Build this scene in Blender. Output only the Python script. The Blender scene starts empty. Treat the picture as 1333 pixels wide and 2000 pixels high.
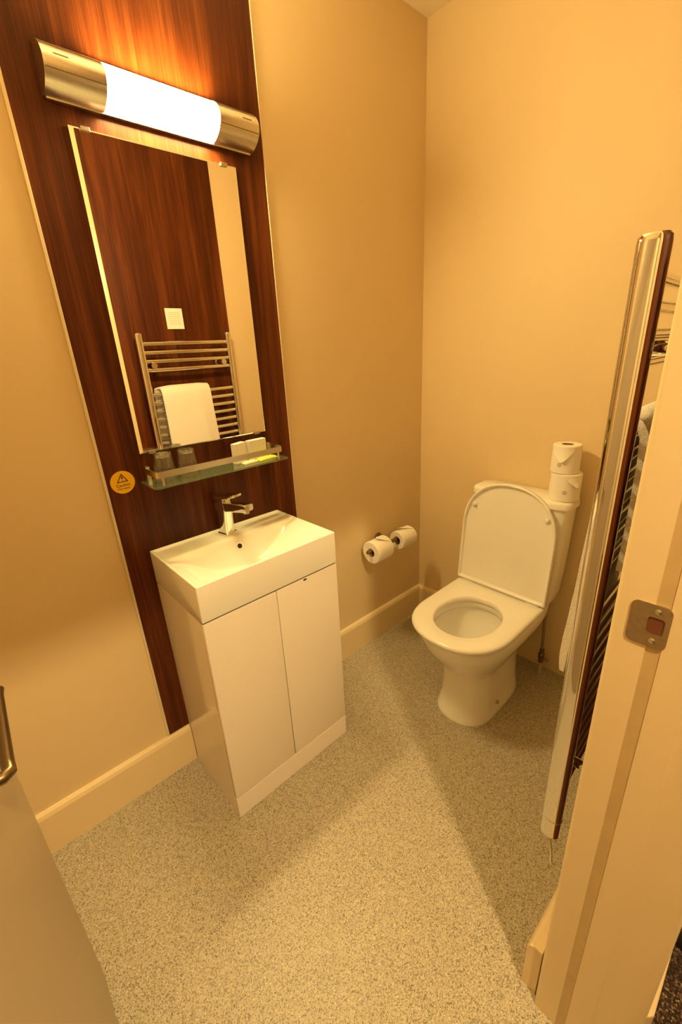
import bpy, bmesh, math, random
from mathutils import Vector, Matrix

random.seed(7)
scene = bpy.context.scene
col = scene.collection
PI = math.pi

# ------------------------------------------------------------------ camera, exposure
# world: corner of mirror wall (y = 0) and toilet wall (x = 0) at the origin; the room lies at x < 0, y < 0
cam_d = bpy.data.cameras.new('camera')
cam = bpy.data.objects.new('camera', cam_d)
col.objects.link(cam)
cr, cu, cf = (0.73487373, -0.67631678, -0.05055897), (0.2727695, 0.22648625, 0.93504052), (0.62093268, 0.70092766, -0.35091739)
M4 = Matrix(((cr[0], cu[0], -cf[0], -1.7942651), (cr[1], cu[1], -cf[1], -1.36568858), (cr[2], cu[2], -cf[2], 1.47063473), (0, 0, 0, 1)))
cam.matrix_world = M4
cam_d.sensor_fit = 'VERTICAL'
cam_d.sensor_height = 36.0
cam_d.sensor_width = 24.0
cam_d.lens = 835.4814 / 2000 * 36.0
cam_d.clip_start = 0.01
scene.camera = cam
scene.cycles.transparent_max_bounces = 32
scene.view_settings.view_transform = 'Standard'
scene.view_settings.look = 'None'
scene.view_settings.gamma = 1.0
scene.view_settings.use_curve_mapping = False
scene.view_settings.exposure = 0.0

w = bpy.data.worlds.new('world')
scene.world = w
w.use_nodes = True
w.node_tree.nodes['Background'].inputs[0].default_value = (0.9, 0.6, 0.3, 1)
w.node_tree.nodes['Background'].inputs[1].default_value = 0.0

LAMP_COL, LAMP_STR = (1.0, 0.74, 0.30), 248.0       # tube behind the opal cover of the wall lamp
BED_COL, BED_STR = (1.0, 0.73, 0.33), 3700.0        # ceiling downlight outside the doorway

# ------------------------------------------------------------------ materials
def new_mat(name):
    m = bpy.data.materials.new(name)
    m.use_nodes = True
    nt = m.node_tree
    return m, nt, nt.nodes['Principled BSDF']

def pm(name, colr, rough=0.5, metal=0.0, coat=0.0, noise=0.0, nscale=40.0, bump=0.0, bscale=200.0, spec=None):
    m, nt, b = new_mat(name)
    b.inputs['Base Color'].default_value = (*colr, 1)
    b.inputs['Roughness'].default_value = rough
    b.inputs['Metallic'].default_value = metal
    b.inputs['Coat Weight'].default_value = coat
    if spec is not None:
        b.inputs['Specular IOR Level'].default_value = spec
    tc = nt.nodes.new('ShaderNodeTexCoord')
    if noise:
        n = nt.nodes.new('ShaderNodeTexNoise'); n.inputs['Scale'].default_value = nscale; n.inputs['Detail'].default_value = 4
        nt.links.new(tc.outputs['Object'], n.inputs['Vector'])
        r = nt.nodes.new('ShaderNodeValToRGB')
        r.color_ramp.elements[0].position = 0.3; r.color_ramp.elements[1].position = 0.7
        r.color_ramp.elements[0].color = (*[c * (1 - noise) for c in colr], 1)
        r.color_ramp.elements[1].color = (*[min(1, c * (1 + noise)) for c in colr], 1)
        nt.links.new(n.outputs['Fac'], r.inputs['Fac'])
        nt.links.new(r.outputs['Color'], b.inputs['Base Color'])
    if bump:
        n2 = nt.nodes.new('ShaderNodeTexNoise'); n2.inputs['Scale'].default_value = bscale; n2.inputs['Detail'].default_value = 3
        nt.links.new(tc.outputs['Object'], n2.inputs['Vector'])
        bp = nt.nodes.new('ShaderNodeBump'); bp.inputs['Strength'].default_value = bump; bp.inputs['Distance'].default_value = 0.002
        nt.links.new(n2.outputs['Fac'], bp.inputs['Height'])
        nt.links.new(bp.outputs['Normal'], b.inputs['Normal'])
    return m

def emit_mat(name, colr, strength):
    m, nt, b = new_mat(name)
    b.inputs['Base Color'].default_value = (0.8, 0.8, 0.8, 1)
    b.inputs['Emission Color'].default_value = (*colr, 1)
    b.inputs['Emission Strength'].default_value = strength
    return m

def glass_mat(name, tint, haze=0.0, hazec=(0.8, 0.85, 0.7), edge=0.8, ior=1.5):
    # thin clear glass: light passes straight through, the surface mirrors by Fresnel
    m, nt, b = new_mat(name)
    nt.nodes.remove(b)
    tr = nt.nodes.new('ShaderNodeBsdfTransparent'); tr.inputs[0].default_value = (*tint, 1)
    gl = nt.nodes.new('ShaderNodeBsdfGlossy'); gl.inputs['Roughness'].default_value = 0.02
    lw = nt.nodes.new('ShaderNodeLayerWeight'); lw.inputs['Blend'].default_value = 0.5
    pw = nt.nodes.new('ShaderNodeMath'); pw.operation = 'POWER'; pw.inputs[1].default_value = 4.0
    ma = nt.nodes.new('ShaderNodeMath'); ma.operation = 'MULTIPLY_ADD'; ma.inputs[1].default_value = edge; ma.inputs[2].default_value = ((ior - 1) / (ior + 1)) ** 2
    nt.links.new(lw.outputs['Facing'], pw.inputs[0]); nt.links.new(pw.outputs[0], ma.inputs[0])
    df = nt.nodes.new('ShaderNodeBsdfDiffuse'); df.inputs[0].default_value = (*hazec, 1)
    m0 = nt.nodes.new('ShaderNodeMixShader'); m0.inputs[0].default_value = haze
    nt.links.new(tr.outputs[0], m0.inputs[1]); nt.links.new(df.outputs[0], m0.inputs[2])
    mx = nt.nodes.new('ShaderNodeMixShader')
    nt.links.new(ma.outputs[0], mx.inputs[0]); nt.links.new(m0.outputs[0], mx.inputs[1]); nt.links.new(gl.outputs[0], mx.inputs[2])
    nt.links.new(mx.outputs[0], nt.nodes['Material Output'].inputs['Surface'])
    return m

def wood_mat(name):
    m, nt, b = new_mat(name)
    tc = nt.nodes.new('ShaderNodeTexCoord')
    mp = nt.nodes.new('ShaderNodeMapping'); mp.inputs['Scale'].default_value = (26, 26, 1.1)
    n1 = nt.nodes.new('ShaderNodeTexNoise'); n1.inputs['Scale'].default_value = 1.0; n1.inputs['Detail'].default_value = 6; n1.inputs['Distortion'].default_value = 0.7
    mp2 = nt.nodes.new('ShaderNodeMapping'); mp2.inputs['Scale'].default_value = (330, 330, 7)
    n2 = nt.nodes.new('ShaderNodeTexNoise'); n2.inputs['Scale'].default_value = 1.0; n2.inputs['Detail'].default_value = 3
    mp3 = nt.nodes.new('ShaderNodeMapping'); mp3.inputs['Scale'].default_value = (6, 6, 0.5)
    n3 = nt.nodes.new('ShaderNodeTexNoise'); n3.inputs['Scale'].default_value = 1.0; n3.inputs['Detail'].default_value = 2
    for q, n in ((mp, n1), (mp2, n2), (mp3, n3)):
        nt.links.new(tc.outputs['Object'], q.inputs['Vector']); nt.links.new(q.outputs['Vector'], n.inputs['Vector'])
    def math_(op, a, bb):
        k = nt.nodes.new('ShaderNodeMath'); k.operation = op
        for i, v in enumerate((a, bb)):
            if isinstance(v, (int, float)): k.inputs[i].default_value = v
            else: nt.links.new(v, k.inputs[i])
        return k.outputs[0]
    s = math_('ADD', math_('MULTIPLY', n1.outputs['Fac'], 0.5), math_('ADD', math_('MULTIPLY', n2.outputs['Fac'], 0.3), math_('MULTIPLY', n3.outputs['Fac'], 0.3)))
    r = nt.nodes.new('ShaderNodeValToRGB')
    e = r.color_ramp.elements
    e[0].position = 0.36; e[0].color = (0.022, 0.0040, 0.0008, 1)
    e[1].position = 0.72; e[1].color = (0.175, 0.045, 0.0085, 1)
    k = e.new(0.54); k.color = (0.078, 0.0165, 0.0028, 1)
    nt.links.new(s, r.inputs['Fac'])
    nt.links.new(r.outputs['Color'], b.inputs['Base Color'])
    b.inputs['Roughness'].default_value = 0.38
    b.inputs['Specular IOR Level'].default_value = 0.22
    bp = nt.nodes.new('ShaderNodeBump'); bp.inputs['Strength'].default_value = 0.08; bp.inputs['Distance'].default_value = 0.001
    nt.links.new(n2.outputs['Fac'], bp.inputs['Height']); nt.links.new(bp.outputs['Normal'], b.inputs['Normal'])
    return m

def speckle_mat(name, base, stops, scale, rough, bump=0.15):
    m, nt, b = new_mat(name)
    tc = nt.nodes.new('ShaderNodeTexCoord')
    v = nt.nodes.new('ShaderNodeTexVoronoi'); v.inputs['Scale'].default_value = scale
    nt.links.new(tc.outputs['Object'], v.inputs['Vector'])
    sp = nt.nodes.new('ShaderNodeSeparateColor'); nt.links.new(v.outputs['Color'], sp.inputs['Color'])
    r = nt.nodes.new('ShaderNodeValToRGB'); r.color_ramp.interpolation = 'CONSTANT'
    e = r.color_ramp.elements
    e[0].position = 0; e[0].color = (*stops[0][1], 1)
    e[1].position = stops[1][0]; e[1].color = (*stops[1][1], 1)
    for p_, c_ in stops[2:]:
        k = e.new(p_); k.color = (*c_, 1)
    nt.links.new(sp.outputs['Red'], r.inputs['Fac'])
    nt.links.new(r.outputs['Color'], b.inputs['Base Color'])
    b.inputs['Roughness'].default_value = rough
    n = nt.nodes.new('ShaderNodeTexNoise'); n.inputs['Scale'].default_value = scale * 0.6; n.inputs['Detail'].default_value = 3
    nt.links.new(tc.outputs['Object'], n.inputs['Vector'])
    bp = nt.nodes.new('ShaderNodeBump'); bp.inputs['Strength'].default_value = bump; bp.inputs['Distance'].default_value = 0.002
    nt.links.new(n.outputs['Fac'], bp.inputs['Height']); nt.links.new(bp.outputs['Normal'], b.inputs['Normal'])
    return m

def printed_mat(name, paper, ink, scale, axis='Z'):
    # rows of unreadable fine print on paper
    m, nt, b = new_mat(name)
    tc = nt.nodes.new('ShaderNodeTexCoord')
    wv = nt.nodes.new('ShaderNodeTexWave'); wv.wave_type = 'BANDS'; wv.bands_direction = axis; wv.inputs['Scale'].default_value = scale
    nt.links.new(tc.outputs['Object'], wv.inputs['Vector'])
    r = nt.nodes.new('ShaderNodeValToRGB'); r.color_ramp.interpolation = 'CONSTANT'
    r.color_ramp.elements[0].color = (*paper, 1); r.color_ramp.elements[1].position = 0.72; r.color_ramp.elements[1].color = (*ink, 1)
    nt.links.new(wv.outputs['Fac'], r.inputs['Fac']); nt.links.new(r.outputs['Color'], b.inputs['Base Color'])
    b.inputs['Roughness'].default_value = 0.6
    return m

MT = {}
MT['wall'] = pm('cream_wall_paint', (0.76, 0.60, 0.36), 0.55, noise=0.02, nscale=3, bump=0.06, bscale=90)
MT['ceiling'] = pm('ceiling_paint', (0.84, 0.74, 0.56), 0.7, bump=0.05, bscale=120)
MT['trim'] = pm('cream_gloss_paint', (0.82, 0.66, 0.41), 0.28, bump=0.04, bscale=30)
MT['tan_strip'] = pm('darker_tan', (0.60, 0.44, 0.225), 0.45, noise=0.05, nscale=25)
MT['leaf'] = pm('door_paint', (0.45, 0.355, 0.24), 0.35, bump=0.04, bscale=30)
MT['wood'] = wood_mat('walnut_laminate')
MT['edge'] = pm('panel_edge_trim', (0.78, 0.68, 0.50), 0.3, metal=0.3)
MT['floor'] = speckle_mat('speckled_vinyl', None, [(0, (0.16, 0.135, 0.095)), (0.10, (0.29, 0.25, 0.18)), (0.3, (0.41, 0.36, 0.27)), (0.62, (0.49, 0.435, 0.33)), (0.93, (0.60, 0.54, 0.43))], 420, 0.40, 0.25)
MT['carpet'] = speckle_mat('brown_carpet', None, [(0, (0.02, 0.012, 0.009)), (0.45, (0.06, 0.03, 0.02)), (0.75, (0.15, 0.085, 0.05)), (0.93, (0.32, 0.21, 0.12))], 260, 0.95, 1.0)
MT['ceramic'] = pm('white_ceramic', (0.90, 0.87, 0.82), 0.12, coat=0.3)
MT['plastic'] = pm('white_plastic', (0.89, 0.86, 0.81), 0.2)
MT['gloss'] = pm('white_gloss_board', (0.86, 0.78, 0.70), 0.09)
MT['chrome'] = pm('chrome', (0.82, 0.80, 0.77), 0.06, metal=1.0)
MT['satin'] = pm('satin_metal', (0.72, 0.67, 0.58), 0.28, metal=1.0, noise=0.05, nscale=200)
MT['steel'] = pm('brushed_steel', (0.52, 0.44, 0.34), 0.32, metal=1.0, noise=0.08, nscale=150)
MT['bronze'] = pm('dull_bronze_metal', (0.24, 0.17, 0.10), 0.32, metal=1.0)
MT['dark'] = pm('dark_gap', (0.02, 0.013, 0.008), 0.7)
MT['rust'] = pm('bare_wood_hole', (0.16, 0.05, 0.02), 0.8)
MT['mirror'] = pm('mirror_silver', (0.90, 0.88, 0.85), 0.0, metal=1.0)
MT['glass'] = glass_mat('clear_glass', (0.985, 0.985, 0.97), 0.016, (0.8, 0.78, 0.7), 0.9, 1.7)
MT['gbase'] = glass_mat('thick_glass_base', (0.93, 0.93, 0.90), 0.10, (0.85, 0.82, 0.7), 0.9, 2.2)
MT['gglass'] = glass_mat('green_edge_glass', (0.95, 0.98, 0.92), 0.09, (0.55, 0.72, 0.45))
MT['paper'] = pm('tissue_paper', (0.90, 0.85, 0.78), 0.9, bump=0.25, bscale=350)
MT['stamp'] = pm('tissue_emboss_print', (0.45, 0.36, 0.27), 0.8)
MT['card'] = pm('core_cardboard', (0.32, 0.2, 0.11), 0.9)
MT['towel'] = pm('white_terry', (0.92, 0.87, 0.80), 0.95, bump=0.9, bscale=420)
MT['yellow'] = pm('sticker_yellow', (0.88, 0.50, 0.01), 0.35)
MT['ink'] = pm('sticker_ink', (0.035, 0.012, 0.006), 0.5)
MT['white'] = pm('carton_white', (0.90, 0.86, 0.80), 0.5)
MT['carton'] = pm('carton_print', (0.55, 0.5, 0.43), 0.5)
MT['lime'] = pm('lime_sachet', (0.62, 0.72, 0.10), 0.3)
MT['cream'] = pm('cream_sachet', (0.84, 0.74, 0.48), 0.35)
MT['notice'] = printed_mat('notice_print', (0.90, 0.86, 0.80), (0.62, 0.57, 0.50), 32.0)
MT['hose'] = pm('braided_hose', (0.30, 0.25, 0.19), 0.4, metal=0.8, noise=0.3, nscale=300)
MT['grey'] = pm('grey_plastic_pipe', (0.5, 0.46, 0.4), 0.5)
MT['black'] = pm('black_rubber', (0.012, 0.012, 0.014), 0.45)
MT['water'] = glass_mat('water', (0.95, 0.97, 0.95), ior=1.33)
MT['lamp'] = emit_mat('lit_opal_cover', LAMP_COL, LAMP_STR)
MT['bulb'] = emit_mat('lit_bulb', BED_COL, BED_STR)
MT['bedwall'] = pm('bedroom_wall_paint', (0.62, 0.50, 0.34), 0.8)

# ------------------------------------------------------------------ helpers
ROOT = {}
def link(o):
    col.objects.link(o); return o

def thing(name, label, cat, loc, group=None):
    o = bpy.data.objects.new(name, None); link(o)
    o.location = loc; o.empty_display_size = 0.05
    o['label'] = label; o['category'] = cat
    if group: o['group'] = group
    ROOT[o.name] = Vector(loc)
    return o

def obj(name, bm, mat, parent=None, smooth=False, label=None):
    me = bpy.data.meshes.new(name)
    if parent is not None:
        org = ROOT[parent.name]
        bmesh.ops.translate(bm, vec=-org, verts=bm.verts)
    bmesh.ops.recalc_face_normals(bm, faces=bm.faces)
    bm.to_mesh(me); bm.free()
    mats = mat if isinstance(mat, (list, tuple)) else [mat]
    for m in mats: me.materials.append(MT[m])
    if smooth:
        for p in me.polygons: p.use_smooth = True
        try: me.set_sharp_from_angle(angle=math.radians(smooth if smooth is not True else 40))
        except Exception: pass
    o = bpy.data.objects.new(name, me); link(o)
    if parent is not None:
        o.parent = parent; ROOT[o.name] = ROOT[parent.name]
    else:
        ROOT[o.name] = Vector((0, 0, 0))
    if label: o['label'] = label
    return o

def tag(o, label, cat, group=None):
    o['label'] = label; o['category'] = cat
    if group: o['group'] = group
    return o

def struct(name, bm, mat, label=None, smooth=False):
    # origin at the centre of the mesh's base
    o = obj(name, bm, mat, None, smooth)
    o['kind'] = 'structure'
    if label: o['label'] = label
    return o

def recenter(o):
    # move a free-standing mesh object's origin to its base centre
    vs = [v.co for v in o.data.vertices]
    c = Vector(((min(v.x for v in vs) + max(v.x for v in vs)) / 2, (min(v.y for v in vs) + max(v.y for v in vs)) / 2, min(v.z for v in vs)))
    o.data.transform(Matrix.Translation(-c)); o.location = c
    ROOT[o.name] = c.copy()
    return o

def box(x0, x1, y0, y1, z0, z1, bev=0.0, seg=2, bm=None):
    b = bmesh.new()
    vs = [b.verts.new((x, y, z)) for x in (x0, x1) for y in (y0, y1) for z in (z0, z1)]
    for f in ((0, 1, 3, 2), (4, 6, 7, 5), (0, 4, 5, 1), (2, 3, 7, 6), (0, 2, 6, 4), (1, 5, 7, 3)):
        b.faces.new([vs[i] for i in f])
    bmesh.ops.recalc_face_normals(b, faces=b.faces)
    if bev:
        bmesh.ops.bevel(b, geom=list(b.edges), offset=bev, segments=seg, profile=0.5, affect='EDGES', clamp_overlap=True)
    if bm is None: return b
    merge(bm, b); return bm

def merge(dst, src):
    me = bpy.data.meshes.new('tmp'); src.to_mesh(me); src.free()
    dst.from_mesh(me); bpy.data.meshes.remove(me)
    return dst

def loft(rings, cap0=True, cap1=True, closed=True, bm=None):
    b = bm or bmesh.new()
    R = [[b.verts.new(p) for p in r] for r in rings]
    n = len(R[0])
    for a, c in zip(R[:-1], R[1:]):
        for i in range(n if closed else n - 1):
            j = (i + 1) % n
            b.faces.new((a[i], a[j], c[j], c[i]))
    if cap0: b.faces.new(list(reversed(R[0])))
    if cap1: b.faces.new(R[-1])
    return b

def frame(d):
    d = d.normalized()
    up = Vector((0, 0, 1)) if abs(d.z) < 0.95 else Vector((1, 0, 0))
    a = d.cross(up).normalized(); return a, a.cross(d).normalized()

def tube(pts, rad, n=12, bm=None, caps=True):
    pts = [Vector(p) for p in pts]
    rings = []
    for i, p in enumerate(pts):
        d = (pts[min(i + 1, len(pts) - 1)] - pts[max(i - 1, 0)])
        if i == 0: a, c = frame(d)
        else:
            dn = d.normalized(); a = (a - dn * a.dot(dn)).normalized(); c = a.cross(dn).normalized()
        r = rad[i] if isinstance(rad, (list, tuple)) else rad
        rings.append([p + a * math.cos(2 * PI * k / n) * r + c * math.sin(2 * PI * k / n) * r for k in range(n)])
    return loft(rings, caps, caps, True, bm)

def lathe(prof, n=32, center=(0, 0, 0), axis='z', caps=(False, False), bm=None, rim=None):
    rings = []
    cx, cy, cz = center
    for r, h in prof:
        ring = []
        for k in range(n):
            a = 2 * PI * k / n
            rr = r * (rim(a) if rim else 1)
            u, v = rr * math.cos(a), rr * math.sin(a)
            if axis == 'z': ring.append((cx + u, cy + v, cz + h))
            elif axis == 'x': ring.append((cx + h, cy + u, cz + v))
            else: ring.append((cx + u, cy + h, cz + v))
        rings.append(ring)
    return loft(rings, caps[0], caps[1], True, bm)

def prism(poly, axis, a0, a1, bev=0.0, seg=2):
    # poly: 2D points; extruded along axis ('x','y','z') from a0 to a1
    def P(p, a):
        return {'x': (a, p[0], p[1]), 'y': (p[0], a, p[1]), 'z': (p[0], p[1], a)}[axis]
    b = loft([[P(p, a0) for p in poly], [P(p, a1) for p in poly]])
    bmesh.ops.recalc_face_normals(b, faces=b.faces)
    if bev:
        es = [e for e in b.edges if len(e.link_faces) == 2 and e.calc_face_angle() > 0.6]
        bmesh.ops.bevel(b, geom=es, offset=bev, segments=seg, profile=0.5, affect='EDGES', clamp_overlap=True)
    return b

def sm(a, b, x):
    t = max(0.0, min(1.0, (x - a) / (b - a))); return t * t * (3 - 2 * t)

def rrect(x0, x1, y0, y1, r, n=5):
    out = []
    for cx, cy, a0 in ((x1 - r, y1 - r, 0), (x0 + r, y1 - r, 90), (x0 + r, y0 + r, 180), (x1 - r, y0 + r, 270)):
        for i in range(n + 1):
            a = math.radians(a0 + 90 * i / n); out.append((cx + r * math.cos(a), cy + r * math.sin(a)))
    return out

# ------------------------------------------------------------------ room dimensions
H = 2.659
YD, YO = -1.222, -1.40            # bathroom and bedroom faces of the door wall
XL = -1.99                       # left wall
JX, JXL = -1.145, -1.905         # door opening: latch side and hinge side
DH = 2.05
SK, ST = 0.165, 0.018

# ------------------------------------------------------------------ structure
struct('floor', box(XL, 0, -1.395, 0, -0.05, 0.0), 'floor', 'beige speckled vinyl bathroom floor')
struct('ceiling', box(XL - 0.1, 0.1, YO, 0.1, H, H + 0.1), 'ceiling', 'cream bathroom ceiling')
struct('wall_back', box(XL - 0.1, 0.1, 0, 0.1, -0.05, H), 'wall', 'cream wall carrying the mirror panel and roll holder')
struct('wall_right', box(0, 0.1, YO, 0, -0.05, H), 'wall', 'cream wall behind the toilet')
struct('wall_left', box(XL - 0.1, XL, YD, 0, -0.05, H), 'wall', 'cream wall behind the open door')
bm = box(JX + 0.03, 0.0, YO, YD, 0, H)
box(-3.6, JXL - 0.03, YO, YD, 0, H, bm=bm)
box(JXL - 0.03, JX + 0.03, YO, YD, DH + 0.03, H, bm=bm)
box(0.1, 0.9, YO, YD, 0, H, bm=bm)
struct('wall_front', bm, 'wall', 'cream wall with the doorway')

def skirt_poly(y0, s):   # section: (distance from wall, z)
    return [(y0, 0), (y0 + s * ST, 0), (y0 + s * ST, SK - 0.018), (y0 + s * (ST - 0.004), SK - 0.006), (y0 + s * (ST - 0.009), SK), (y0, SK)]
struct('baseboard_back', prism(skirt_poly(0, -1), 'x', XL, -1.4265), 'trim', 'cream skirting board left of the vanity')
struct('baseboard_back', prism(skirt_poly(0, -1), 'x', -0.9255, -ST), 'trim', 'cream skirting board between vanity and corner')
struct('baseboard_right', prism([(p[0], p[1]) for p in skirt_poly(0, -1)], 'y', -0.46, 0), 'trim', 'short cream skirting board beside the toilet')
struct('baseboard_front', prism([(YD, 0), (YD + 0.034, 0), (YD + 0.034, SK - 0.022), (YD + 0.028, SK - 0.008), (YD + 0.018, SK), (YD, SK)], 'x', -1.128, 0), 'trim', 'cream skirting board below the towel radiator')
struct('baseboard_left', prism([(p[0], p[1]) for p in skirt_poly(XL, 1)], 'y', YD, -ST), 'trim', 'cream skirting board behind the open door')

# bedroom beyond the doorway (behind and beside the camera)
struct('floor_bedroom', box(-3.6, 0.9, -4.4, -1.395, -0.05, 0.004), 'carpet', 'dark brown flecked bedroom carpet')
struct('ceiling_bedroom', box(-3.6, 0.9, -4.4, YO, H, H + 0.1), 'ceiling', 'bedroom ceiling')
bm = box(-3.7, -3.6, -4.4, YD, 0, H); struct('wall_bedroom_left', bm, 'bedwall')
struct('wall_bedroom_right', box(0.9, 1.0, -4.4, YD, 0, H), 'bedwall')
struct('wall_bedroom_back', box(-3.7, 1.0, -4.5, -4.4, 0, H), 'bedwall')
# bedroom skirting with its mitred end beside the door frame
struct('baseboard_bedroom', prism([(-1.085, YO), (-1.060, YO - 0.020), (0.9, YO - 0.020), (0.9, YO)], 'z', 0.0, SK, 0.003), 'trim', 'cream bedroom skirting board outside the door frame')

# door frame: latch jamb, head, hinge jamb
fr = thing('trim_1', 'cream painted door frame with a metal strike plate', 'door frame', (JX, -1.30, 0)); del fr['category']; fr['kind'] = 'structure'
# latch jamb: rounded rebate strip, darker tan strip, lining, outer casing
obj('rebate_strip', prism([(JX + 0.03, -1.2750), (JX, -1.2750), (JX, -1.2365)] + [(JX + 0.010 - 0.010 * math.cos(math.radians(t)), -1.2365 + 0.010 * math.sin(math.radians(t))) for t in range(15, 91, 15)] + [(JX + 0.03, -1.2265)], 'z', 0, DH + 0.03), 'trim', fr, 50)
obj('darker_strip', box(JX + 0.0012, JX + 0.03, -1.2935, -1.2750, 0, DH + 0.03), 'tan_strip', fr, label='darker tan strip')
obj('jamb_lining', box(JX + 0.0004, JX + 0.03, -1.3345, -1.2935, 0, DH + 0.03), 'trim', fr)
obj('casing', prism([(JX + 0.03, -1.406), (JX + 0.008, -1.406), (JX + 0.004, -1.402), (JX + 0.0032, -1.396), (JX + 0.0032, -1.3345), (JX + 0.03, -1.3345)], 'z', 0, DH + 0.03), 'trim', fr)
obj('hinge_jamb', box(JXL - 0.03, JXL, -1.406, -1.222, 0, DH + 0.03, 0.004), 'trim', fr, 35)
obj('head_lining', box(JXL, JX, -1.406, -1.222, DH, DH + 0.03, 0.004), 'trim', fr, 35)
# strike plate: rounded plate with a latch hole, bolted by two screws
bm = bmesh.new()
outer = rrect(-1.297, -1.248, 1.055, 1.123, 0.009, 4)
hole = rrect(-1.2905, -1.2705, 1.0775, 1.1035, 0.004, 4)
n = len(outer)
xa, xb = JX - 0.0016, JX + 0.002
vo = [[bm.verts.new((x, p[0], p[1])) for p in outer] for x in (xa, xb)]
vh = [[bm.verts.new((x, p[0], p[1])) for p in hole] for x in (xa, xb)]
for i in range(n):
    j = (i + 1) % n
    bm.faces.new((vo[0][i], vo[0][j], vh[0][j], vh[0][i])); bm.faces.new((vo[1][i], vh[1][i], vh[1][j], vo[1][j]))
    bm.faces.new((vo[0][i], vo[1][i], vo[1][j], vo[0][j])); bm.faces.new((vh[0][i], vh[0][j], vh[1][j], vh[1][i]))
sp = obj('strike_plate', bm, 'steel', fr, 30, 'dull metal strike plate with a latch hole')
obj('latch_hole', box(JX - 0.0004, JX + 0.0019, -1.2915, -1.2695, 1.0765, 1.1045), 'rust', sp)
for zz in (1.0665, 1.1135):
    obj('screw', lathe([(0.0001, -0.0028), (0.0025, -0.0026), (0.0042, -0.0016), (0.0042, 0.0004)], 14, (JX, -1.2805, zz), 'x', (True, True)), 'satin', sp, 30)

# door leaf, open into the room along the left side
dl = thing('door_1', 'plain cream door standing open along the left side', 'door', (-1.902, -1.215, 0.0)); del dl['category']; dl['kind'] = 'structure'
hx, hy, ex, ey = -1.902, -1.215, -1.882, -0.459
d = Vector((ex - hx, ey - hy, 0)).normalized(); nrm = Vector((-d.y, d.x, 0))   # away from the camera (to -x)
def leaf_box(a0, a1, t0, t1, z0, z1, bev=0.0):
    b = box(a0, a1, t0, t1, z0, z1, bev)
    for v in b.verts:
        p = Vector((hx, hy, 0)) + d * v.co.x + nrm * v.co.y; v.co = (p.x, p.y, v.co.z)
    return b
L = math.hypot(ex - hx, ey - hy)
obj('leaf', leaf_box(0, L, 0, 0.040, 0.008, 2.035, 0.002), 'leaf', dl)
def LP(a, t, z): p = Vector((hx, hy, 0)) + d * a + nrm * t; return (p.x, p.y, z)
s0 = L - 0.055
rose = obj('handle_rose', tube([LP(s0, 0.001, 0.955), LP(s0, -0.009, 0.955)], 0.026, 24), 'bronze', dl, 30)
obj('handle', tube([LP(s0, -0.008, 0.955), LP(s0, -0.024, 0.955), LP(s0 - 0.006, -0.029, 0.955), LP(s0 - 0.02, -0.027, 0.955), LP(s0 - 0.09, -0.027, 0.955), LP(s0 - 0.196, -0.027, 0.955), LP(s0 - 0.212, -0.028, 0.955), LP(s0 - 0.219, -0.020, 0.955), LP(s0 - 0.219, -0.010, 0.955)], 0.0085, 14), 'bronze', dl, 50)
for zz in (0.25, 1.05, 1.8):
    obj('hinge', box(-1.9049, -1.899, -1.226, -1.2165, zz - 0.05, zz + 0.05), 'steel', dl)

# ------------------------------------------------------------------ wood panels
def wood_panel(label, x0, x1, yw, s, z0, z1):
    t = thing('wood_panel', label, 'wall panel', ((x0 + x1) / 2, yw, z0))
    obj('board', box(x0, x1, min(yw, yw + s * 0.004), max(yw, yw + s * 0.004), z0, z1), 'wood', t)
    for a, b in ((x0 - 0.008, x0), (x1, x1 + 0.004)):
        obj('edge_strip', box(a, b, min(yw, yw + s * 0.006), max(yw, yw + s * 0.006), z0, z1, 0.001), 'edge', t, label='pale edge strip')
    return t
wood_panel('tall dark walnut panel behind mirror and washbasin', -1.500, -0.834, 0, -1, SK + 0.001, H - 0.001)
wood_panel('dark walnut panel behind the towel radiator, seen in the mirror', -1.035, -0.360, YD, 1, SK + 0.001, H - 0.001)
YP = -0.004

# ------------------------------------------------------------------ wall lamp
lx0, lx1, lz0, lz1 = -1.430, -0.886, 2.046, 2.146
lt = thing('wall_lamp', 'long wall lamp with lit white cover above the mirror', 'lamp', (-1.158, YP, lz0))
def lamp_prof(k=1.0, n=18):
    pts = []
    for i in range(n + 1):
        a = math.radians(-78 + 156 * i / n)
        pts.append((YP - 0.004 - 0.064 * k * (math.cos(a) - math.cos(math.radians(78))) / (1 - math.cos(math.radians(78))), (lz0 + lz1) / 2 + 0.050 * k * math.sin(a) / math.sin(math.radians(78))))
    return pts
def lamp_seg(x0, x1, k, nx=6):
    prof = lamp_prof(k)
    poly = [(YP - 0.0005, prof[0][1])] + prof + [(YP - 0.0005, prof[-1][1])]
    return loft([[(x0 + (x1 - x0) * i / nx, p[0], p[1]) for p in poly] for i in range(nx + 1)])
obj('shield_plate', box(lx0 + 0.004, lx1 - 0.004, YP - 0.013, YP - 0.0003, lz0 - 0.002, lz1 + 0.002, 0.001), 'satin', lt)  # added plate: keeps the cover's light off the wood right beside it
obj('cover', lamp_seg(-1.302, -1.012, 0.965), 'lamp', lt, 40, 'lit white opal cover')
for a, b in ((lx0, -1.3025), (-1.0115, lx1)):
    m_ = obj('end_shade', lamp_seg(a, b, 1.0), 'satin', lt, 40, 'satin metal end')
    xm = a + 0.022 if a < -1.2 else b - 0.054
    obj('vent_slot', box(xm, xm + 0.032, YP - 0.0665, YP - 0.058, 2.098, 2.109, 0.002), 'bronze', m_)
    pr = lamp_prof(1.0)
    for q in (7, 13):
        obj('groove', tube([(a + 0.002, pr[q][0], pr[q][1]), (b - 0.002, pr[q][0], pr[q][1])], 0.0011, 6), 'bronze', m_)

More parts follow.
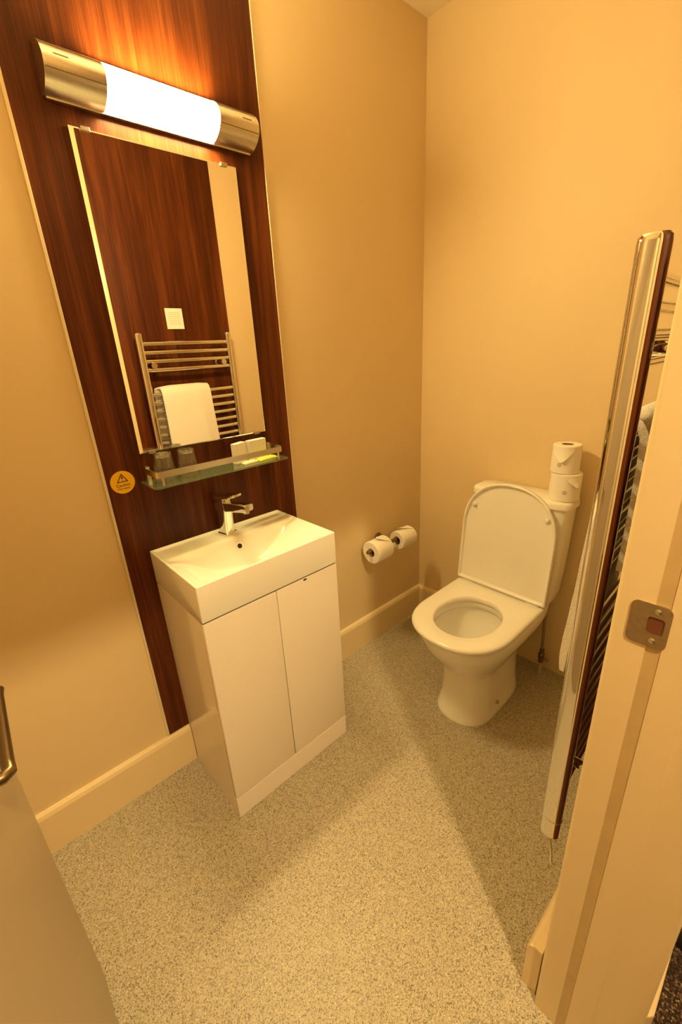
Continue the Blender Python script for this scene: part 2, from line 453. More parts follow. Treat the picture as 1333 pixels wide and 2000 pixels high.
# ------------------------------------------------------------------ mirror
mx0, mx1, mz0, mz1 = -1.391, -0.942, 1.211, 2.006
mt = thing('mirror', 'tall rectangular frameless wall mirror above the glass shelf', 'mirror', ((mx0 + mx1) / 2, YP, mz0))
yb = YP - 0.0015
bv = 0.011
ring_a = [(mx0, yb, mz0), (mx1, yb, mz0), (mx1, yb, mz1), (mx0, yb, mz1)]
ring_b = [(x, yb - 0.0035, z) for x, _, z in ring_a]
ring_c = [(mx0 + bv, yb - 0.00395, mz0 + 0.003), (mx1 - 0.003, yb - 0.00395, mz0 + 0.003), (mx1 - 0.003, yb - 0.00395, mz1 - 0.003), (mx0 + bv, yb - 0.00395, mz1 - 0.003)]
obj('glass', loft([ring_a, ring_b, ring_c]), 'mirror', mt)
for x, z, s in ((-1.355, mz1, 1), (-0.984, mz1, 1), (-1.355, mz0, -1), (-0.980, mz0, -1)):
    obj('clip', box(x - 0.011, x + 0.011, YP - 0.011, YP - 0.0003, min(z + s * 0.004, z - s * 0.006), max(z + s * 0.004, z - s * 0.006), 0.0015), 'steel', mt, label='small metal clip')

# ------------------------------------------------------------------ shelf with things on it
SZ = 1.128   # top of the glass
st = thing('glass_shelf', 'narrow glass shelf with a metal rail below the mirror', 'shelf', (-1.16, YP, SZ - 0.02))
poly = []
x0, x1, yf, rr = -1.405, -0.928, -0.125, 0.014
poly += [(x0, YP - 0.0005)]
for i in range(6): a = math.radians(180 + 90 * i / 5); poly.append((x0 + rr + rr * math.cos(a), yf + rr + rr * math.sin(a)))
for i in range(6): a = math.radians(270 + 90 * i / 5); poly.append((x1 - rr + rr * math.cos(a), yf + rr + rr * math.sin(a)))
poly += [(x1, YP - 0.0005)]
obj('glass_plate', prism(poly, 'z', SZ - 0.006, SZ, 0.001, 1), 'gglass', st, label='green-tinted glass plate')
def strip(path, h0, h1, th):
    # upright flat bar following a horizontal path
    rings = []
    P = [Vector((a, b, 0)) for a, b in path]
    for i, p in enumerate(P):
        dd = (P[min(i + 1, len(P) - 1)] - P[max(i - 1, 0)]).normalized(); nn = Vector((-dd.y, dd.x, 0)) * th / 2
        rings.append([(p.x - nn.x, p.y - nn.y, h0), (p.x + nn.x, p.y + nn.y, h0), (p.x + nn.x, p.y + nn.y, h1), (p.x - nn.x, p.y - nn.y, h1)])
    return loft(rings)
xa, xb, yr = -1.388, -0.945, -0.112
path = [(xa, YP - 0.001), (xa, yr + 0.012)] + [(xa + 0.012 - 0.012 * math.cos(math.radians(t)), yr + 0.012 - 0.012 * math.sin(math.radians(t))) for t in (15, 30, 45, 60, 75)] + [(xa + 0.012, yr), (xb - 0.012, yr)] + [(xb - 0.012 + 0.012 * math.sin(math.radians(t)), yr + 0.012 - 0.012 * math.cos(math.radians(t))) for t in (15, 30, 45, 60, 75)] + [(xb, yr + 0.012), (xb, YP - 0.001)]
obj('rail', strip(path, SZ + 0.022, SZ + 0.041, 0.003), 'satin', st, label='flat satin metal rail')
for x in (xa + 0.004, xb - 0.004):
    obj('bracket', box(x - 0.006, x + 0.006, -0.030, YP - 0.0003, SZ - 0.012, SZ + 0.045, 0.002), 'satin', st, 30)
    obj('rail_post', tube([(x + (0.012 if x < -1.2 else -0.012), yr + 0.004, SZ), (x + (0.012 if x < -1.2 else -0.012), yr + 0.004, SZ + 0.024)], 0.003, 10), 'satin', st, 40)

def tumbler(label, x, y):
    z = SZ + 0.0006
    facet = lambda a: 1 - 0.018 * (0.5 + 0.5 * math.cos(10 * a))
    # upside down: mouth on the shelf, thick base on top
    prof = [(0.0335, 0.0), (0.0330, 0.012), (0.0315, 0.035), (0.0290, 0.062), (0.0265, 0.080), (0.0245, 0.084), (0.012, 0.084), (0.0003, 0.083),
            ]
    inner = [(0.0003, 0.070), (0.012, 0.070), (0.0235, 0.069), (0.0262, 0.060), (0.0288, 0.035), (0.0303, 0.012), (0.0312, 0.0)]
    b = bmesh.new()
    N = 40
    rings = []
    for r, h in prof + inner:
        out = (r, h) in prof
        rings.append([(x + r * (facet(2 * PI * k / N) if (out and 0.005 < h < 0.078) else 1) * math.cos(2 * PI * k / N), y + r * (facet(2 * PI * k / N) if (out and 0.005 < h < 0.078) else 1) * math.sin(2 * PI * k / N), z + h) for k in range(N)])
    o_r = rings[:len(prof)]; i_r = rings[len(prof):]
    loft(o_r, False, True, True, b); 
    loft(i_r, True, False, True, b)
    # mouth rim
    vs = list(b.verts)
    loft([i_r[-1], o_r[0]], False, False, True, b)
    bmesh.ops.remove_doubles(b, verts=b.verts, dist=1e-6)
    t = thing('tumbler', label, 'glass', (x, y, z), 'upturned tumblers on the glass shelf')
    obj('glass_wall', b, 'glass', t, 30)
    obj('glass_base', lathe([(0.0003, 0.0712), (0.0215, 0.0712), (0.0235, 0.0745), (0.0225, 0.0810), (0.0003, 0.0815)], 20, (x, y, z), 'z', (True, True), rim=lambda a: 1 - 0.05 * (0.5 + 0.5 * math.cos(10 * a))), 'gbase', t, 20, 'thick sparkling base')
tumbler('upturned clear tumbler at the left end of the glass shelf', -1.343, -0.058)
tumbler('upturned clear tumbler nearer the middle of the shelf, beside another', -1.270, -0.058)

def carton(label, x, y, w_, dpt, h, rz, text=None):
    t = thing('soap_carton', label, 'carton', (x, y, SZ + 0.0006), 'small white cartons on the shelf')
    b = box(-w_ / 2, w_ / 2, -dpt / 2, dpt / 2, 0, h, 0.0008, 1)
    R = Matrix.Rotation(rz, 4, 'Z')
    for v in b.verts: v.co = R @ v.co + Vector((x, y, SZ + 0.0006))
    obj('box', b, 'white', t)
    b = box(-w_ * 0.28, w_ * 0.28, -dpt / 2 - 0.0004, -dpt / 2 - 0.0001, h * 0.30, h * 0.36)
    for v in b.verts: v.co = R @ v.co + Vector((x, y, SZ + 0.0006))
    obj('print_line', b, 'carton', t, label='faint line of print')
carton('white carton with a slanted top edge, turned beside the wider carton', -1.082, -0.050, 0.052, 0.022, 0.068, 0.35)
carton('wider white carton at the right end of the shelf', -1.010, -0.046, 0.072, 0.022, 0.068, 0.06)
def sachet(name, label, cat, x, y, w_, dd, rz, m, z=0.0):
    b = bmesh.new(); N = 14; K = 6
    top = []; bot = []
    for j in range(K + 1):
        for i in range(N + 1):
            u, v = i / N, j / K
            e = min(1, 8 * min(u, 1 - u)) * min(1, 5 * min(v, 1 - v))
            p = Matrix.Rotation(rz, 4, 'Z') @ Vector(((u - 0.5) * w_, (v - 0.5) * dd, 0))
            top.append(b.verts.new((x + p.x, y + p.y, SZ + 0.0012 + z + 0.0008 + 0.006 * math.sqrt(e))))
            bot.append(b.verts.new((x + p.x, y + p.y, SZ + 0.0006 + z)))
    W_ = N + 1
    for j in range(K):
        for i in range(N):
            q = j * W_ + i
            b.faces.new((top[q], top[q + 1], top[q + W_ + 1], top[q + W_])); b.faces.new((bot[q], bot[q + W_], bot[q + W_ + 1], bot[q + 1]))
    bd = [i for i in range(W_)] + [j * W_ + N for j in range(1, K + 1)] + [K * W_ + i for i in range(N - 1, -1, -1)] + [j * W_ for j in range(K - 1, 0, -1)]
    for a, c in zip(bd, bd[1:] + bd[:1]): b.faces.new((top[a], bot[a], bot[c], top[c]))
    o = obj(name, b, m, None, 60); recenter(o); tag(o, label, cat)
sachet('soap_sachet', 'lime green sachet lying on the shelf in front of the cartons', 'sachet', -0.992, -0.078, 0.078, 0.032, 0.12, 'lime')
sachet('soap_sachet', 'small cream sachet lying left of the lime green one', 'sachet', -1.064, -0.082, 0.055, 0.026, 0.1, 'cream')

# ------------------------------------------------------------------ warning sticker
cx, cz = -1.455, 1.137
sk_t = thing('warning_sticker', 'round yellow hot water warning sticker left of the shelf', 'sticker', (cx, YP, cz - 0.035))
obj('disc', lathe([(0.0345, -0.0001), (0.0345, -0.0007), (0.0001, -0.0007)], 48, (cx, YP, cz), 'y', (True, True)), 'yellow', sk_t)
yy = YP - 0.0008
tri_o = [(-0.0165, 0.0005), (0.0165, 0.0005), (0.0, 0.0275)]
cxm, czm = 0.0, 0.0095
tri_i = [(cxm + (x - cxm) * 0.72, czm + (z - czm) * 0.72) for x, z in tri_o]
bm = bmesh.new()
for ya in (yy,):
    A = [bm.verts.new((cx + x, ya, cz + z)) for x, z in tri_o]; B = [bm.verts.new((cx + x, ya, cz + z)) for x, z in tri_i]
    for i in range(3): bm.faces.new((A[i], A[(i + 1) % 3], B[(i + 1) % 3], B[i]))
obj('triangle_mark', bm, 'ink', sk_t)
bm = bmesh.new()
bm.faces.new([bm.verts.new((cx + x, yy, cz + z)) for x, z in ((-0.0011, 0.0085), (0.0011, 0.0085), (0.0022, 0.0185), (-0.0022, 0.0185))])
bm.faces.new([bm.verts.new((cx + 0.0014 * math.cos(t * PI / 5), yy, cz + 0.0056 + 0.0014 * math.sin(t * PI / 5))) for t in range(10)])
obj('exclamation_mark', bm, 'ink', sk_t)
def text_mesh(name, body, size, x, y, z, mat, parent, bold=0.0):
    cu = bpy.data.curves.new('txt', 'FONT'); cu.body = body; cu.size = size; cu.align_x = 'CENTER'; cu.offset = bold
    o = bpy.data.objects.new('txt', cu); link(o)
    dg = bpy.context.evaluated_depsgraph_get()
    me = bpy.data.meshes.new_from_object(o.evaluated_get(dg))
    b = bmesh.new(); b.from_mesh(me)
    bpy.data.objects.remove(o); bpy.data.curves.remove(cu); bpy.data.meshes.remove(me)
    for v in b.verts: v.co = (x + v.co.x, y, z + v.co.y)
    return obj(name, b, mat, parent)
text_mesh('lettering', 'Caution', 0.0125, cx, yy, cz - 0.0125, 'ink', sk_t, 0.00015)
text_mesh('lettering', 'Hot water', 0.0085, cx, yy, cz - 0.0215, 'ink', sk_t, 0.0001)

# ------------------------------------------------------------------ vanity and basin
vx0, vx1, vyf, zt, zb, zk = -1.426, -0.926, -0.348, 0.899, 0.783, 0.0875
vt = thing('vanity_cabinet', 'white gloss two-door vanity cabinet under the washbasin', 'cabinet', ((vx0 + vx1) / 2, -0.18, 0))
obj('body', box(vx0 + 0.001, vx1 - 0.001, vyf + 0.020, YP - 0.001, 0.0005, zb - 0.004, 0.001, 1), 'gloss', vt)
obj('plinth', box(vx0 + 0.001, vx1 - 0.001, vyf + 0.001, vyf + 0.0195, 0.0005, zk - 0.0015, 0.001, 1), 'gloss', vt)
xg = -1.1795
for a, b in ((vx0 + 0.001, xg - 0.0015), (xg + 0.0015, vx1 - 0.001)):
    obj('door', box(a, b, vyf + 0.001, vyf + 0.0185, zk + 0.001, zb - 0.005, 0.0015, 2), 'gloss', vt, 30)
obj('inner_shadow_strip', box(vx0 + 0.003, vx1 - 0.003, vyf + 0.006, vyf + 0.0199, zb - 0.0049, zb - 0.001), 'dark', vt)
obj('door_catch', box(-1.073, -1.060, vyf - 0.0004, vyf + 0.004, zb - 0.0125, zb - 0.0065, 0.001, 1), 'dark', vt, label='dark chip at the top of the door')

bt = thing('washbasin', 'white rectangular ceramic washbasin on the vanity cabinet', 'washbasin', ((vx0 + vx1) / 2, -0.18, zb))
NX, NY = 84, 60
bm = bmesh.new()
ybk = YP - 0.0015
def basin_z(x, y):
    e = min(x - vx0, vx1 - x, y - vyf, ybk - y)
    t = y - vyf; X = x - vx0; Wd = vx1 - vx0
    bx = sm(0.010, 0.215, X) * sm(0.010, 0.215, Wd - X)
    by = sm(0.008, 0.055, t) * sm(0.0, 0.060, (0.250 - t))
    lip = sm(0.007, 0.014, e)
    return zt - 0.005 * lip - 0.092 * (bx ** 0.8) * by
grid = {}
for i in range(NX + 1):
    for j in range(NY + 1):
        x = vx0 + (vx1 - vx0) * i / NX; y = vyf + (ybk - vyf) * j / NY
        grid[i, j] = bm.verts.new((x, y, basin_z(x, y)))
for i in range(NX):
    for j in range(NY):
        bm.faces.new((grid[i, j], grid[i + 1, j], grid[i + 1, j + 1], grid[i, j + 1]))
bd = [(i, 0) for i in range(NX)] + [(NX, j) for j in range(NY)] + [(i, NY) for i in range(NX, 0, -1)] + [(0, j) for j in range(NY, 0, -1)]
low = [bm.verts.new((grid[k].co.x, grid[k].co.y, zb)) for k in bd]
for i in range(len(bd)):
    j = (i + 1) % len(bd)
    bm.faces.new((grid[bd[i]], low[i], low[j], grid[bd[j]]))
bm.faces.new(low)
bmesh.ops.recalc_face_normals(bm, faces=bm.faces)
es = [e for e in bm.edges if len(e.link_faces) == 2 and e.calc_face_angle() > 1.2]
bmesh.ops.bevel(bm, geom=es, offset=0.0035, segments=3, profile=0.5, affect='EDGES', clamp_overlap=True)
obj('bowl', bm, 'ceramic', bt, 60)
# overflow ring on the rear slope
oy = -0.122; oz = basin_z(-1.168, oy)
sl = (basin_z(-1.168, oy + 0.004) - basin_z(-1.168, oy - 0.004)) / 0.008
nrm_o = Vector((0, -sl, 1)).normalized()
def disc_ring(c, nn, r0, r1, h, n=28):
    a, b_ = frame(nn); c = Vector(c)
    P = lambda r, hh: [c + nn * hh + a * r * math.cos(2 * PI * k / n) + b_ * r * math.sin(2 * PI * k / n) for k in range(n)]
    return loft([P(r1, -0.003), P(r1, h), P(r0, h), P(r0, -0.003)], False, False)
of = obj('overflow', disc_ring((-1.168, oy, oz), nrm_o, 0.0085, 0.0135, 0.0025), 'chrome', bt, 30, 'chrome overflow ring')
a, b_ = frame(nrm_o)
obj('overflow_hole', tube([Vector((-1.168, oy, oz)) - nrm_o * 0.001, Vector((-1.168, oy, oz)) + nrm_o * 0.0008], 0.0085, 24), 'dark', of)
dz_ = basin_z(-1.168, -0.22)
dr = obj('drain', disc_ring((-1.168, -0.215, dz_), Vector((0, 0, 1)), 0.018, 0.030, 0.003), 'chrome', bt, 30, 'chrome drain')
obj('plug', lathe([(0.017, 0.0), (0.017, 0.004), (0.012, 0.006), (0.0002, 0.0065)], 24, (-1.168, -0.215, dz_ - 0.001), 'z', (True, True)), 'chrome', dr, 30)

# tap
tx, ty, tz0 = -1.170, -0.052, basin_z(-1.170, -0.052)
tt = thing('basin_tap', 'chrome single-lever mixer tap on the washbasin', 'tap', (tx, ty, tz0))
RZ = Matrix.Rotation(math.radians(14), 4, 'Z')
def tapx(b):
    for v in b.verts:
        v.co = RZ @ v.co + Vector((tx, ty, tz0))
    return b
def rr_ring(cx_, cy_, wx, wy, z, r):
    return [(p[0], p[1], z) for p in rrect(cx_ - wx / 2, cx_ + wx / 2, cy_ - wy / 2, cy_ + wy / 2, r, 4)]
b = loft([rr_ring(0, 0, 0.050, 0.052, 0.0005, 0.010), rr_ring(0, 0, 0.050, 0.052, 0.004, 0.010), rr_ring(0, 0, 0.046, 0.048, 0.006, 0.010)])
obj('base_plate', tapx(b), 'chrome', tt, 35)
b = loft([rr_ring(0, 0, 0.043, 0.044, 0.006, 0.009), rr_ring(0, -0.001, 0.040, 0.041, 0.03, 0.009), rr_ring(0, -0.004, 0.038, 0.042, 0.07, 0.009), rr_ring(0, -0.005, 0.038, 0.046, 0.088, 0.009), rr_ring(0, -0.004, 0.038, 0.046, 0.112, 0.009)])
obj('tap_body', tapx(b), 'chrome', tt, 35)
b = bmesh.new()
rings = []
for s, h, z in ((0.022, 0.032, 0.100), (-0.03, 0.033, 0.101), (-0.09, 0.029, 0.107), (-0.120, 0.026, 0.110), (-0.124, 0.022, 0.1105)):
    rings.append([(p[0], s, p[1]) for p in rrect(-0.0185, 0.0185, z - h / 2, z + h / 2, 0.006, 4)])
b = loft(rings)
sp_ = obj('spout', tapx(b), 'chrome', tt, 35)
obj('aerator', tapx(tube([(0, -0.108, 0.099), (0, -0.108, 0.089)], 0.0105, 18)), 'steel', sp_, 30)
b = loft([rr_ring(0, -0.004, 0.036, 0.042, 0.112, 0.010), rr_ring(0, -0.004, 0.036, 0.042, 0.130, 0.010)])
cap_ = obj('lever_base', tapx(b), 'chrome', tt, 35)
rings = []
for s, z, wd, h in ((0.022, 0.133, 0.040, 0.018), (-0.02, 0.137, 0.041, 0.018), (-0.050, 0.142, 0.039, 0.014), (-0.074, 0.147, 0.036, 0.011), (-0.078, 0.148, 0.032, 0.008)):
    rings.append([(p[0], s, p[1]) for p in rrect(-wd / 2, wd / 2, z - h / 2, z + h / 2, h * 0.4, 4)])
obj('lever', tapx(loft(rings)), 'chrome', tt, 35)

# ------------------------------------------------------------------ toilet
YC = -0.600
def dring(z, uf, ub, hw, n=64, ef=2.25, eb=4.5, vc=0.0):
    um = min(uf - hw * 1.05, (uf + ub) / 2 + 0.08)
    um = max(um, ub + 0.04)
    out = []
    for k in range(n):
        a = 2 * PI * k / n
        c, s = math.cos(a), math.sin(a)
        e = ef if c >= 0 else eb
        cc = math.copysign(abs(c) ** (2 / e), c); ss = math.copysign(abs(s) ** (2 / e), s)
        u = um + (uf - um) * cc if c >= 0 else um + (um - ub) * cc
        out.append((-u, YC + vc + hw * ss, z))
    return out
def dpts(uf, ub, hw, rc=0.010):
    # D outline in (distance, sideways): square corners at the hinge, rounded front
    um = uf - hw * 1.05
    out = []
    for k in range(33):
        a = -PI / 2 + PI * k / 32; c, s_ = abs(math.cos(a)), math.sin(a)
        out.append((um + (uf - um) * c ** (2 / 2.25), hw * math.copysign(abs(s_) ** (2 / 2.25), s_)))
    for t in (0.25, 0.5, 0.75): out.append((um + (ub + rc - um) * t, hw))
    for t in (0, 30, 60, 90): out.append((ub + rc - rc * math.sin(math.radians(t)), hw - rc + rc * math.cos(math.radians(t))))
    for t in range(1, 8): out.append((ub, (hw - rc) * (1 - t / 4)))
    for t in (90, 60, 30, 0): out.append((ub + rc - rc * math.sin(math.radians(t)), -hw + rc - rc * math.cos(math.radians(t))))
    for t in (0.75, 0.5, 0.25): out.append((um + (ub + rc - um) * t, -hw))
    return out
ND = len(dpts(0.6, 0.2, 0.2))
tl = thing('toilet', 'white close-coupled toilet with its lid raised', 'toilet', (-0.38, YC, 0))
ZR = 0.416
outer = [dring(0.0005, 0.578, 0.165, 0.118, vc=-0.014), dring(0.012, 0.578, 0.165, 0.118, vc=-0.014), dring(0.022, 0.570, 0.165, 0.113, vc=-0.014), dring(0.08, 0.560, 0.165, 0.107, vc=-0.013), dring(0.15, 0.553, 0.165, 0.104, vc=-0.011), dring(0.20, 0.553, 0.160, 0.106, vc=-0.008),
         dring(0.235, 0.563, 0.150, 0.116, vc=-0.005), dring(0.27, 0.588, 0.130, 0.138, vc=-0.003), dring(0.31, 0.620, 0.095, 0.162), dring(0.345, 0.642, 0.055, 0.179), dring(0.375, 0.655, 0.028, 0.189), dring(0.40, 0.663, 0.018, 0.195, vc=0.006), dring(0.411, 0.664, 0.016, 0.196, vc=0.008), dring(ZR, 0.660, 0.020, 0.192, vc=0.008)]
hc, hu, hv = 0.445, 0.150, 0.122       # opening centre and half axes
def oval(z, c, a, b, n=64, vc=0.008, e=2.15):
    out = []
    for k in range(n):
        t = 2 * PI * k / n
        cc = math.copysign(abs(math.cos(t)) ** (2 / e), math.cos(t)); ss = math.copysign(abs(math.sin(t)) ** (2 / e), math.sin(t))
        out.append((-(c + a * cc), YC + vc + b * ss, z))
    return out
inner = [oval(ZR, hc, 0.160, 0.132), oval(0.408, hc, 0.157, 0.129), oval(0.385, hc, 0.156, 0.128), oval(0.381, hc, 0.160, 0.132), oval(0.372, hc, 0.163, 0.135), oval(0.33, hc - 0.006, 0.146, 0.120), oval(0.28, hc - 0.016, 0.115, 0.098), oval(0.235, hc - 0.03, 0.080, 0.074), oval(0.205, hc - 0.04, 0.055, 0.055), oval(0.19, hc - 0.045, 0.03, 0.032)]
bm = loft(outer + inner, True, True)
obj('pan', bm, 'ceramic', tl, 50)
obj('water', loft([oval(0.207, hc - 0.039, 0.0545, 0.0545), oval(0.2185, hc - 0.035, 0.0645, 0.0625)], True, True), 'water', tl)
def seat_ring(z, grow):
    return [(-u, YC + 0.012 + v, z) for u, v in dpts(0.676 + grow, 0.190 - grow, 0.203 + grow)]
def hole_ring(z, grow):
    # sampled at the same bearings as the outer outline
    out = []
    for u, v in dpts(0.676, 0.190, 0.203):
        a = math.atan2(v * (hu / hv), u - hc); e = 2.15
        cc = math.copysign(abs(math.cos(a)) ** (2 / e), math.cos(a)); ss = math.copysign(abs(math.sin(a)) ** (2 / e), math.sin(a))
        out.append((-(hc + (hu + grow) * cc), YC + 0.010 + (hv + grow) * ss, z))
    return out
z0, z1 = ZR + 0.003, ZR + 0.024
bm = loft([hole_ring(z0, 0.0), seat_ring(z0, -0.006), seat_ring(z0 + 0.005, -0.001), seat_ring(z1 - 0.010, 0.0), seat_ring(z1 - 0.003, -0.004), seat_ring(z1, -0.012), hole_ring(z1, 0.010), hole_ring(z1 - 0.004, 0.003), hole_ring(z1 - 0.012, 0.0), hole_ring(z0, 0.0)], False, False)
bmesh.ops.remove_doubles(bm, verts=bm.verts, dist=1e-6)
obj('seat', bm, 'plastic', tl, 50, 'white seat ring')
# raised lid: same outline stood up on the hinge
ux, uz = 0.196, z1 + 0.004
lean = math.radians(-4.5)
def lid_pt(a, v, t):   # a: distance from hinge, v: sideways, t: thickness towards the front
    u = ux + t * math.cos(lean) + a * math.sin(lean); z = uz + a * math.cos(lean) - t * math.sin(lean)
    return (-u, YC + 0.012 + v, z)
def lid_ring(grow, t):
    return [lid_pt(a, v, t) for a, v in dpts(0.482 + grow, 0.002 - grow, 0.205 + grow, 0.006)]
bm = loft([lid_ring(-0.012, -0.014), lid_ring(-0.004, -0.011), lid_ring(0.0, -0.004), lid_ring(0.0, 0.010), lid_ring(-0.003, 0.013), lid_ring(-0.007, 0.013), lid_ring(-0.010, 0.010), lid_ring(-0.014, 0.0)], True, True)
ld = obj('lid', bm, 'plastic', tl, 45, 'raised D-shaped lid')
for v in (-0.158, 0.158):
    p = Vector(lid_pt(0.368, v, 0.0)); q = Vector(lid_pt(0.368, v, 0.010)); q2 = Vector(lid_pt(0.368, v, 0.013))
    obj('buffer', tube([p, q, q2], [0.010, 0.0095, 0.006], 16), 'plastic', ld, 40)
# hinge bar with two knuckles
for v in (-0.150, 0.150):
    obj('hinge', lathe([(0.0001, -0.026), (0.0105, -0.026), (0.012, -0.024), (0.012, 0.024), (0.0105, 0.026), (0.0001, 0.026)], 20, (-ux + 0.004, YC + 0.012 + v, z1 + 0.002), 'y', (True, True)), 'plastic', tl, 40)
obj('hinge_bar', lathe([(0.0001, -0.122), (0.0085, -0.122), (0.0085, 0.122), (0.0001, 0.122)], 16, (-ux + 0.004, YC + 0.012, z1 + 0.001), 'y', (True, True)), 'plastic', tl, 40)
# cistern and its lid
def cring(z, d_, hw, ub=0.012, e=5.0, n=56, vc=-0.004):
    out = []
    c0 = (d_ + ub) / 2; a_ = (d_ - ub) / 2
    for k in range(n):
        t = 2 * PI * k / n
        cc = math.copysign(abs(math.cos(t)) ** (2 / e), math.cos(t)); ss = math.copysign(abs(math.sin(t)) ** (2 / e), math.sin(t))
        out.append((-(c0 + a_ * cc), YC + vc + hw * ss, z))
    return out
bm = loft([cring(ZR + 0.001, 0.150, 0.172), cring(0.43, 0.156, 0.178), cring(0.47, 0.158, 0.184), cring(0.56, 0.158, 0.191), cring(0.70, 0.156, 0.197), cring(0.852, 0.152, 0.202)])
obj('cistern', bm, 'ceramic', tl, 50)
bm = loft([cring(0.853, 0.150, 0.200), cring(0.855, 0.160, 0.211, 0.006), cring(0.874, 0.160, 0.211, 0.006), cring(0.882, 0.156, 0.207, 0.009), cring(0.885, 0.148, 0.199, 0.016)])
obj('cistern_lid', bm, 'ceramic', tl, 50)
obj('fixing_cap', lathe([(0.0001, -0.004), (0.005, -0.0035), (0.0075, -0.0015), (0.0075, 0.006)], 16, (-0.405, YC - 0.014 - 0.1155, 0.052), 'y', (True, True)), 'steel', tl, 30, 'metal screw cap')

# supply hose and waste pipe behind the toilet
hs = thing('supply_hose', 'braided water hose running down beside the toilet pan', 'hose', (-0.048, -0.752, 0.0))
obj('hose', tube([(-0.034, -0.738, 0.335), (-0.038, -0.741, 0.27), (-0.046, -0.747, 0.19), (-0.050, -0.750, 0.13)], 0.0065, 12), 'hose', hs, 40)
obj('valve', lathe([(0.0001, 0.0), (0.011, 0.0), (0.011, 0.02), (0.014, 0.022), (0.014, 0.045), (0.010, 0.048), (0.010, 0.07), (0.0001, 0.07)], 16, (-0.050, -0.751, 0.062), 'z', (True, True)), 'bronze', hs, 40)
obj('valve_handle', box(-0.055, -0.045, -0.785, -0.762, 0.078, 0.092, 0.003), 'steel', hs, 40)
obj('floor_pipe', tube([(-0.050, -0.751, 0.0), (-0.050, -0.751, 0.064)], 0.0085, 14), 'grey', hs, 40)
wp = thing('waste_pipe', 'grey plastic waste pipe behind the toilet pan', 'pipe', (-0.08, -0.61, 0.10))
obj('pipe', tube([(-0.150, -0.61, 0.18), (-0.10, -0.61, 0.18), (-0.0005, -0.61, 0.18)], 0.052, 24), 'grey', wp, 40)
obj('collar', lathe([(0.0535, 0), (0.062, 0.0), (0.062, 0.035), (0.0535, 0.035)], 24, (-0.125, -0.61, 0.18), 'x'), 'grey', wp, 40)

# ------------------------------------------------------------------ toilet rolls
def roll_mesh(R_, r_, h, wob=0.0):
    n = 44
    def ring(r, z, w_=0): return [((r + w_ * math.sin(3 * 2 * PI * k / n + z * 60)) * math.cos(2 * PI * k / n), (r + w_ * math.sin(3 * 2 * PI * k / n + z * 60)) * math.sin(2 * PI * k / n), z) for k in range(n)]
    b = loft([ring(R_ - 0.003, 0), ring(R_, 0.003), ring(R_, h * 0.35, wob), ring(R_, h * 0.7, wob), ring(R_, h - 0.003), ring(R_ - 0.003, h), ring(r_ + 0.001, h), ring(r_, h - 0.001)], False, False)
    loft([ring(r_, 0.001), ring(r_ + 0.001, 0), ring(R_ - 0.003, 0)], False, False, True, b)
    bmesh.ops.remove_doubles(b, verts=b.verts, dist=1e-6)
    return b
def core_mesh(r_, h):
    n = 30
    def ring(r, z): return [(r * math.cos(2 * PI * k / n), r * math.sin(2 * PI * k / n), z) for k in range(n)]
    return loft([ring(r_ - 0.0003, 0.001), ring(r_ - 0.0003, h - 0.001), ring(r_ - 0.0018, h - 0.001), ring(r_ - 0.0018, 0.001), ring(r_ - 0.0003, 0.001)], False, False)
def flap_mesh(R_, z_top, z_tip, half, phi):
    # folded point of paper lying on the roll, tip slightly lifted; phi is the middle direction
    b = bmesh.new(); N = 12; K = 6; g = {}
    for i in range(N + 1):
        for j in range(K + 1):
            t = j / K; s = (i / N - 0.5) * 2
            a = phi + half * s * (1 - 0.92 * t) + 0.10 * t
            lift = 0.0015 + 0.010 * t * t
            for q, dr_ in ((0, 0.0), (1, 0.0009)):
                g[i, j, q] = b.verts.new(((R_ + lift + dr_) * math.cos(a), (R_ + lift + dr_) * math.sin(a), z_top + (z_tip - z_top) * t))
    for i in range(N):
        for j in range(K):
            b.faces.new((g[i, j, 0], g[i + 1, j, 0], g[i + 1, j + 1, 0], g[i, j + 1, 0])); b.faces.new((g[i, j, 1], g[i, j + 1, 1], g[i + 1, j + 1, 1], g[i + 1, j, 1]))
    bd = [(i, 0) for i in range(N)] + [(N, j) for j in range(K)] + [(i, K) for i in range(N, 0, -1)] + [(0, j) for j in range(K, 0, -1)]
    for p_, q_ in zip(bd, bd[1:] + bd[:1]): b.faces.new((g[*p_, 0], g[*p_, 1], g[*q_, 1], g[*q_, 0]))
    return b
def stamp_mesh(R_, z, phi, r=0.008):
    b = bmesh.new(); n = 8
    for k in range(n):
        a0 = 2 * PI * k / n
        pts = []
        for da, rr_ in ((-0.22, 0.35), (0.22, 0.35), (0.26, 1.0), (-0.26, 1.0)):
            uu, vv = rr_ * r * math.cos(a0 + da), rr_ * r * math.sin(a0 + da)
            pts.append(b.verts.new(((R_ + 0.0006) * math.cos(phi + uu / R_), (R_ + 0.0006) * math.sin(phi + uu / R_), z + vv)))
        b.faces.new(pts)
    return b
def roll(label, group, place, R_=0.053, r_=0.020, h=0.105, flap=None, stamp=None, loc=(0, 0, 0)):
    t = thing('toilet_roll', label, 'toilet roll', loc, group)
    def put(b):
        for v in b.verts: v.co = place @ v.co
        return b
    obj('paper', put(roll_mesh(R_, r_, h, 0.0005)), 'paper', t, 40)
    obj('core', put(core_mesh(r_, h)), 'card', t, 40)
    if flap: 
        f = obj('folded_end', put(flap_mesh(R_, *flap)), 'paper', t, 60, 'folded triangular paper end')
    if stamp: obj('stamp', put(stamp_mesh(R_, *stamp)), 'stamp', t, False, 'small round printed stamp')
PHI = math.atan2(-0.62, -1.0)     # towards the camera
zc = 0.8853
